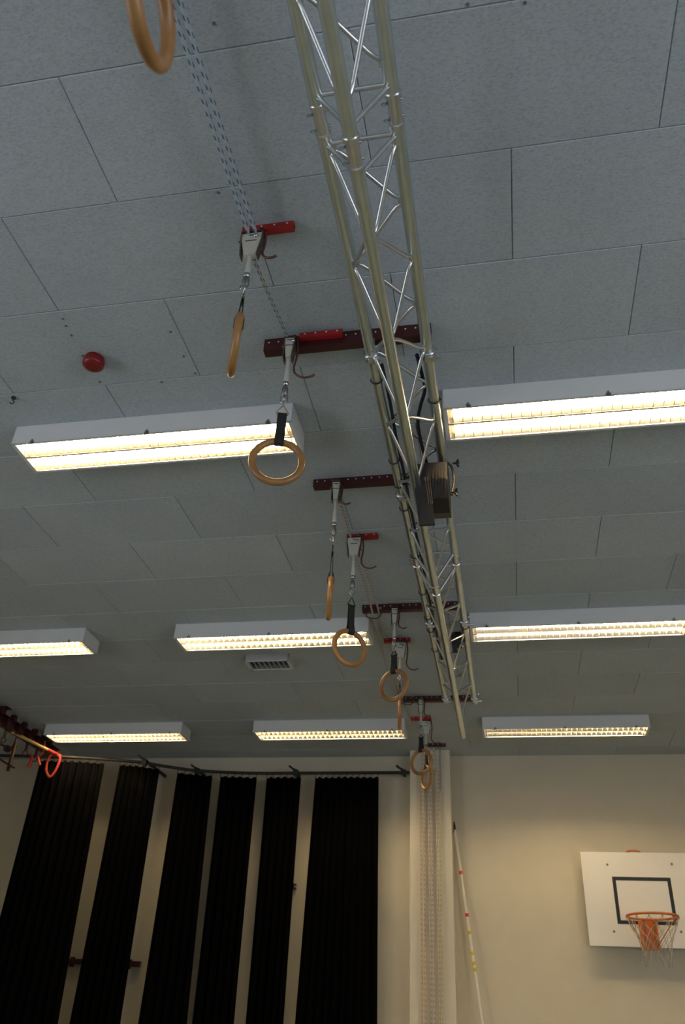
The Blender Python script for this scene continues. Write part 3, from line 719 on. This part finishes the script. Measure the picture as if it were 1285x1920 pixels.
# ------------------------------------------------------------ left: red equipment track
TX = -5.02; TZ = 2.60+EYE
tk = thing('climbing_track', (TX, 7.5, TZ-.05), 'dark red steel track with trolleys along the ceiling at the left edge', 'track')
MB().box((TX, 7.25, TZ+.045), (.09, 2.5, .012)).box((TX, 7.25, TZ), (.014, 2.5, .085)).box((TX, 7.25, TZ-.045), (.09, 2.5, .012)).build('beam', 'dred', tk)
for y in (6.0, 7.3, 8.3): MB().box((TX, y, (TZ+.05+H)/2), (.06, .05, H-TZ-.05)).box((TX, y, H-.004), (.14, .09, .008)).build('ceiling_mount', 'dred', tk)
for y in (7.15, 7.4, 7.62, 7.84, 8.05):
    b = MB().box((TX+.03, y, TZ-.02), (.05, .10, .09)).box((TX+.05, y+.05, TZ+.05), (.05, .05, .07))
    for s in (-.03, .03): b.lathe([(.022, -.008), (.022, .008)], (TX+.06, y+s, TZ-.035), X, 10)
    b.build('trolley', 'dred', tk)
    h = MB().box((TX+.02, y+.02, TZ-.10), (.014, .03, .12)); h.tube(arc((TX+.02, y+.02, TZ-.18), .028, pi*.6, pi*2.2, 10, X, Z), .006, 7); h.build('hanger', 'dred', tk)
c = at(27, 1400, 7.6)
fr = thing('steel_hanger_frame', (c.x, c.y, c.z-.28), 'dark red hanging frame at the left picture edge under the track', 'frame')
MB().box(c-Z*.10, (.025, .03, .30)).build('post', 'dred', fr)
MB().tube([at(-40, 1395, 7.6), at(0, 1424, 7.6), at(27, 1440, 7.6)], .010, 8).build('strut', 'dred', fr)
MB().tube([at(-40, 1382, 7.55), at(0, 1395, 7.58), at(27, 1408, 7.6)], .012, 8).build('strut', 'dred', fr)
MB().lathe([(.035, -.02), (.035, .02)], at(14, 1404, 7.6), Y, 14).build('wheel', 'black', fr)
pa, pb = at(22, 1372, 7.55), at(128, 1425, 8.28)
pw = thing('wooden_pole', pa, 'yellow wooden pole with red end stored along the red track', 'pole')
d = pb-pa
MB().tube([pa, pa+d*.62], .016, 10).build('shaft', 'polewood', pw)
MB().tube([pa+d*.62, pa+d*.88], .0185, 10).build('sleeve', 'redcloth', pw)
MB().tube([pa+d*.88, pb], .014, 10).build('tip', 'orange', pw)
c = at(99, 1434, 8.12)
ls = [c+Vector((.05, 0, .10)), c+Vector((-.02, 0, .115)), c+Vector((-.07, 0, .06)), c+Vector((-.065, 0, -.05)), c+Vector((-.01, 0, -.125)), c+Vector((.03, 0, -.10)), c+Vector((.06, 0, -.02)), c+Vector((.07, 0, .06))]
o = MB().tube(curve(ls+[ls[0]], 4)[:-1], .015, 8, closed=True, flat=.45).build('strap_loop', 'redcloth', origin=c)
tag(o, 'bright red strap loop hanging from the end of the wooden pole', 'strap')
c = at(82, 1403, 8.0); hb = thing('tee_hook', c, 'bright red tee-shaped hook with black cap beside the wooden pole', 'hook')
MB().tube(curve([c+Vector((-.01, 0, .08)), c+Vector((0, 0, .02)), c+Vector((.0, 0, -.05)), c+Vector((-.03, 0, -.09))], 4), .010, 8).build('stem', 'redcloth', hb)
MB().tube([c+Vector((-.055, 0, .095)), c+Vector((.06, 0, .085))], .012, 8).build('cap', 'black', hb)
c = at(72, 1428, 8.0); o = MB().tube(curve([c+Vector((-.02, 0, .06)), c+Vector((0, 0, .01)), c+Vector((.03, 0, -.04))], 4), .014, 8).build('strap_end', 'redcloth', origin=c)
tag(o, 'short bright red strap end left of the strap loop', 'strap')
c = at(56, 1430, 8.0); o = MB().tube(curve([c+Vector((.0, 0, .09)), c+Vector((.01, 0, .01)), c+Vector((-.01, 0, -.05))], 4), .018, 8).build('strap_end', 'red', origin=c)
tag(o, 'darker red strap end hanging behind, left of the other strap end', 'strap')

# ------------------------------------------------------------ leaning pole beside the pillar
a, b_ = at(853, 1556, 9.02), at(906, 1925, 8.93); d = (b_-a); f0 = a+d*((.02-a.z)/d.z)
lp = thing('measuring_pole', f0, 'thin white pole with red and yellow bands leaning beside the pillar', 'pole')
L_ = (f0-a)
MB().tube([a, f0], .0135, 10).build('shaft', 'polewhite', lp)
MB().tube(curve([a+Z*.08+X*-.006, a+Z*.045+X*-.003, a+Z*.0, a-Z*.03], 3), [.008]*3+[.012]*3+[.014]*4, 8).build('tip', 'black', lp)
ts = lambda py: (py-1556)/(1925-1556)
for py, m in ((1645, 'tapered'), (1728, 'tapered'), (1761, 'yellow'), (1799, 'yellow'), (1817, 'yellow'), (1828, 'yellow')):
    k = a+d*ts(py); u = d.normalized(); MB().lathe([(.0165, -.016), (.0185, 0), (.0165, .016)], k, u, 10).build('band', m, lp, label='red tape band' if m == 'tapered' else 'yellow tape band')

# ------------------------------------------------------------ basketball backboard
BY = 8.93
tl = at(1088, 1597, BY); bl = at(1102, 1773, BY); cxx = at(1224, 1720, 8.56).x
bw = (cxx-tl.x)*2; zt, zb = tl.z, bl.z
bk = thing('basketball_backboard', (cxx, BY, zb), 'white basketball backboard with black square and orange hoop on the right wall', 'basketball hoop')
MB().cbox((cxx, BY+.012, (zt+zb)/2), (bw, .024, zt-zb), .002).build('board', 'white', bk)
mt = MB()
for s in (-1, 1): mt.box((cxx+s*bw*.3, (BY+.024+YW)/2, (zt+zb)/2), (.05, YW-BY-.024, (zt-zb)*.8))
mt.build('wall_mount', 'steel', bk)
i0, i1 = at(1150, 1645, BY), at(1158, 1731, BY); hw = cxx-i0.x+.01; st_ = .032; hz = (i0.z+i1.z)/2; hh = (i0.z-i1.z)/2+.006
for s in (-1, 1):
    MB().box((cxx+s*(hw-st_/2), BY-.001, hz), (st_, .002, hh*2)).build('target_line', 'markblack', bk)
    MB().box((cxx, BY-.001, hz+s*(hh-st_/2)), (hw*2-st_*2, .002, st_)).build('target_line', 'markblack', bk)
for px, py in ((1139, 1621), (1260, 1620), (1152, 1746), (1278, 1747)):
    p = at(px, py, BY-.001); MB().lathe([(.011, 0), (.011, .004), (.006, .007)], p, (0, -1, 0), 8).build('bolt', 'steel', bk)
p = at(1186, 1594, BY+.05); MB().tube(curve([p+Vector((-.06, .02, -.018)), p+Vector((-.02, 0, -.006)), p+Vector((.05, 0, -.008)), p+Vector((.08, .03, -.02))], 3), .009, 6).build('top_hook', 'orange', bk)
HC = at(1223, 1718, 8.57); hr = .222; HC.x = cxx
rim = MB().torus(HC, hr, .011, Z, 40, 8).build('rim', 'orange', bk)
for k in range(12):
    a_ = 2*pi*(k+.5)/12; MB().torus(HC+Vector((cos(a_)*hr, sin(a_)*hr, -.016)), .010, .003, Vector((-sin(a_), cos(a_), 0)), 10, 5).build('net_hook', 'orange', rim)
for s in (-1, 1):
    MB().prism([HC+Vector((s*.05, hr-.03, -.005)), HC+Vector((s*.05, BY-HC.y, 0)), HC+Vector((s*.05, BY-HC.y, -.23)), HC+Vector((s*.045, BY-HC.y-.05, -.23))], (-.006, 0, 0), (.006, 0, 0)).build('bracket_rib', 'orange', bk)
MB().box((HC.x, BY-.008, HC.z-.12), (.17, .012, .25)).build('mount_plate', 'orange', bk)
for s in (-1, 1):
    MB().tube([HC+Vector((s*hr*.93, .05, 0)), HC+Vector((s*.07, BY-HC.y-.015, -.20))], .005, 7).build('stay', 'orange', bk)
nt = MB(); NN = 12; lev = 6; rad = [hr, .20, .165, .14, .125, .118, .115]
for k in range(NN):
    for sgn in (1, -1):
        P = []
        for j in range(lev+1):
            a_ = 2*pi*(k+.5+sgn*.5*j)/NN; P.append(HC+Vector((cos(a_)*rad[j], sin(a_)*rad[j], -.02-.065*j)))
        nt.tube(P, .0026, 5)
nt.build('net', 'net', bk, kind='stuff')
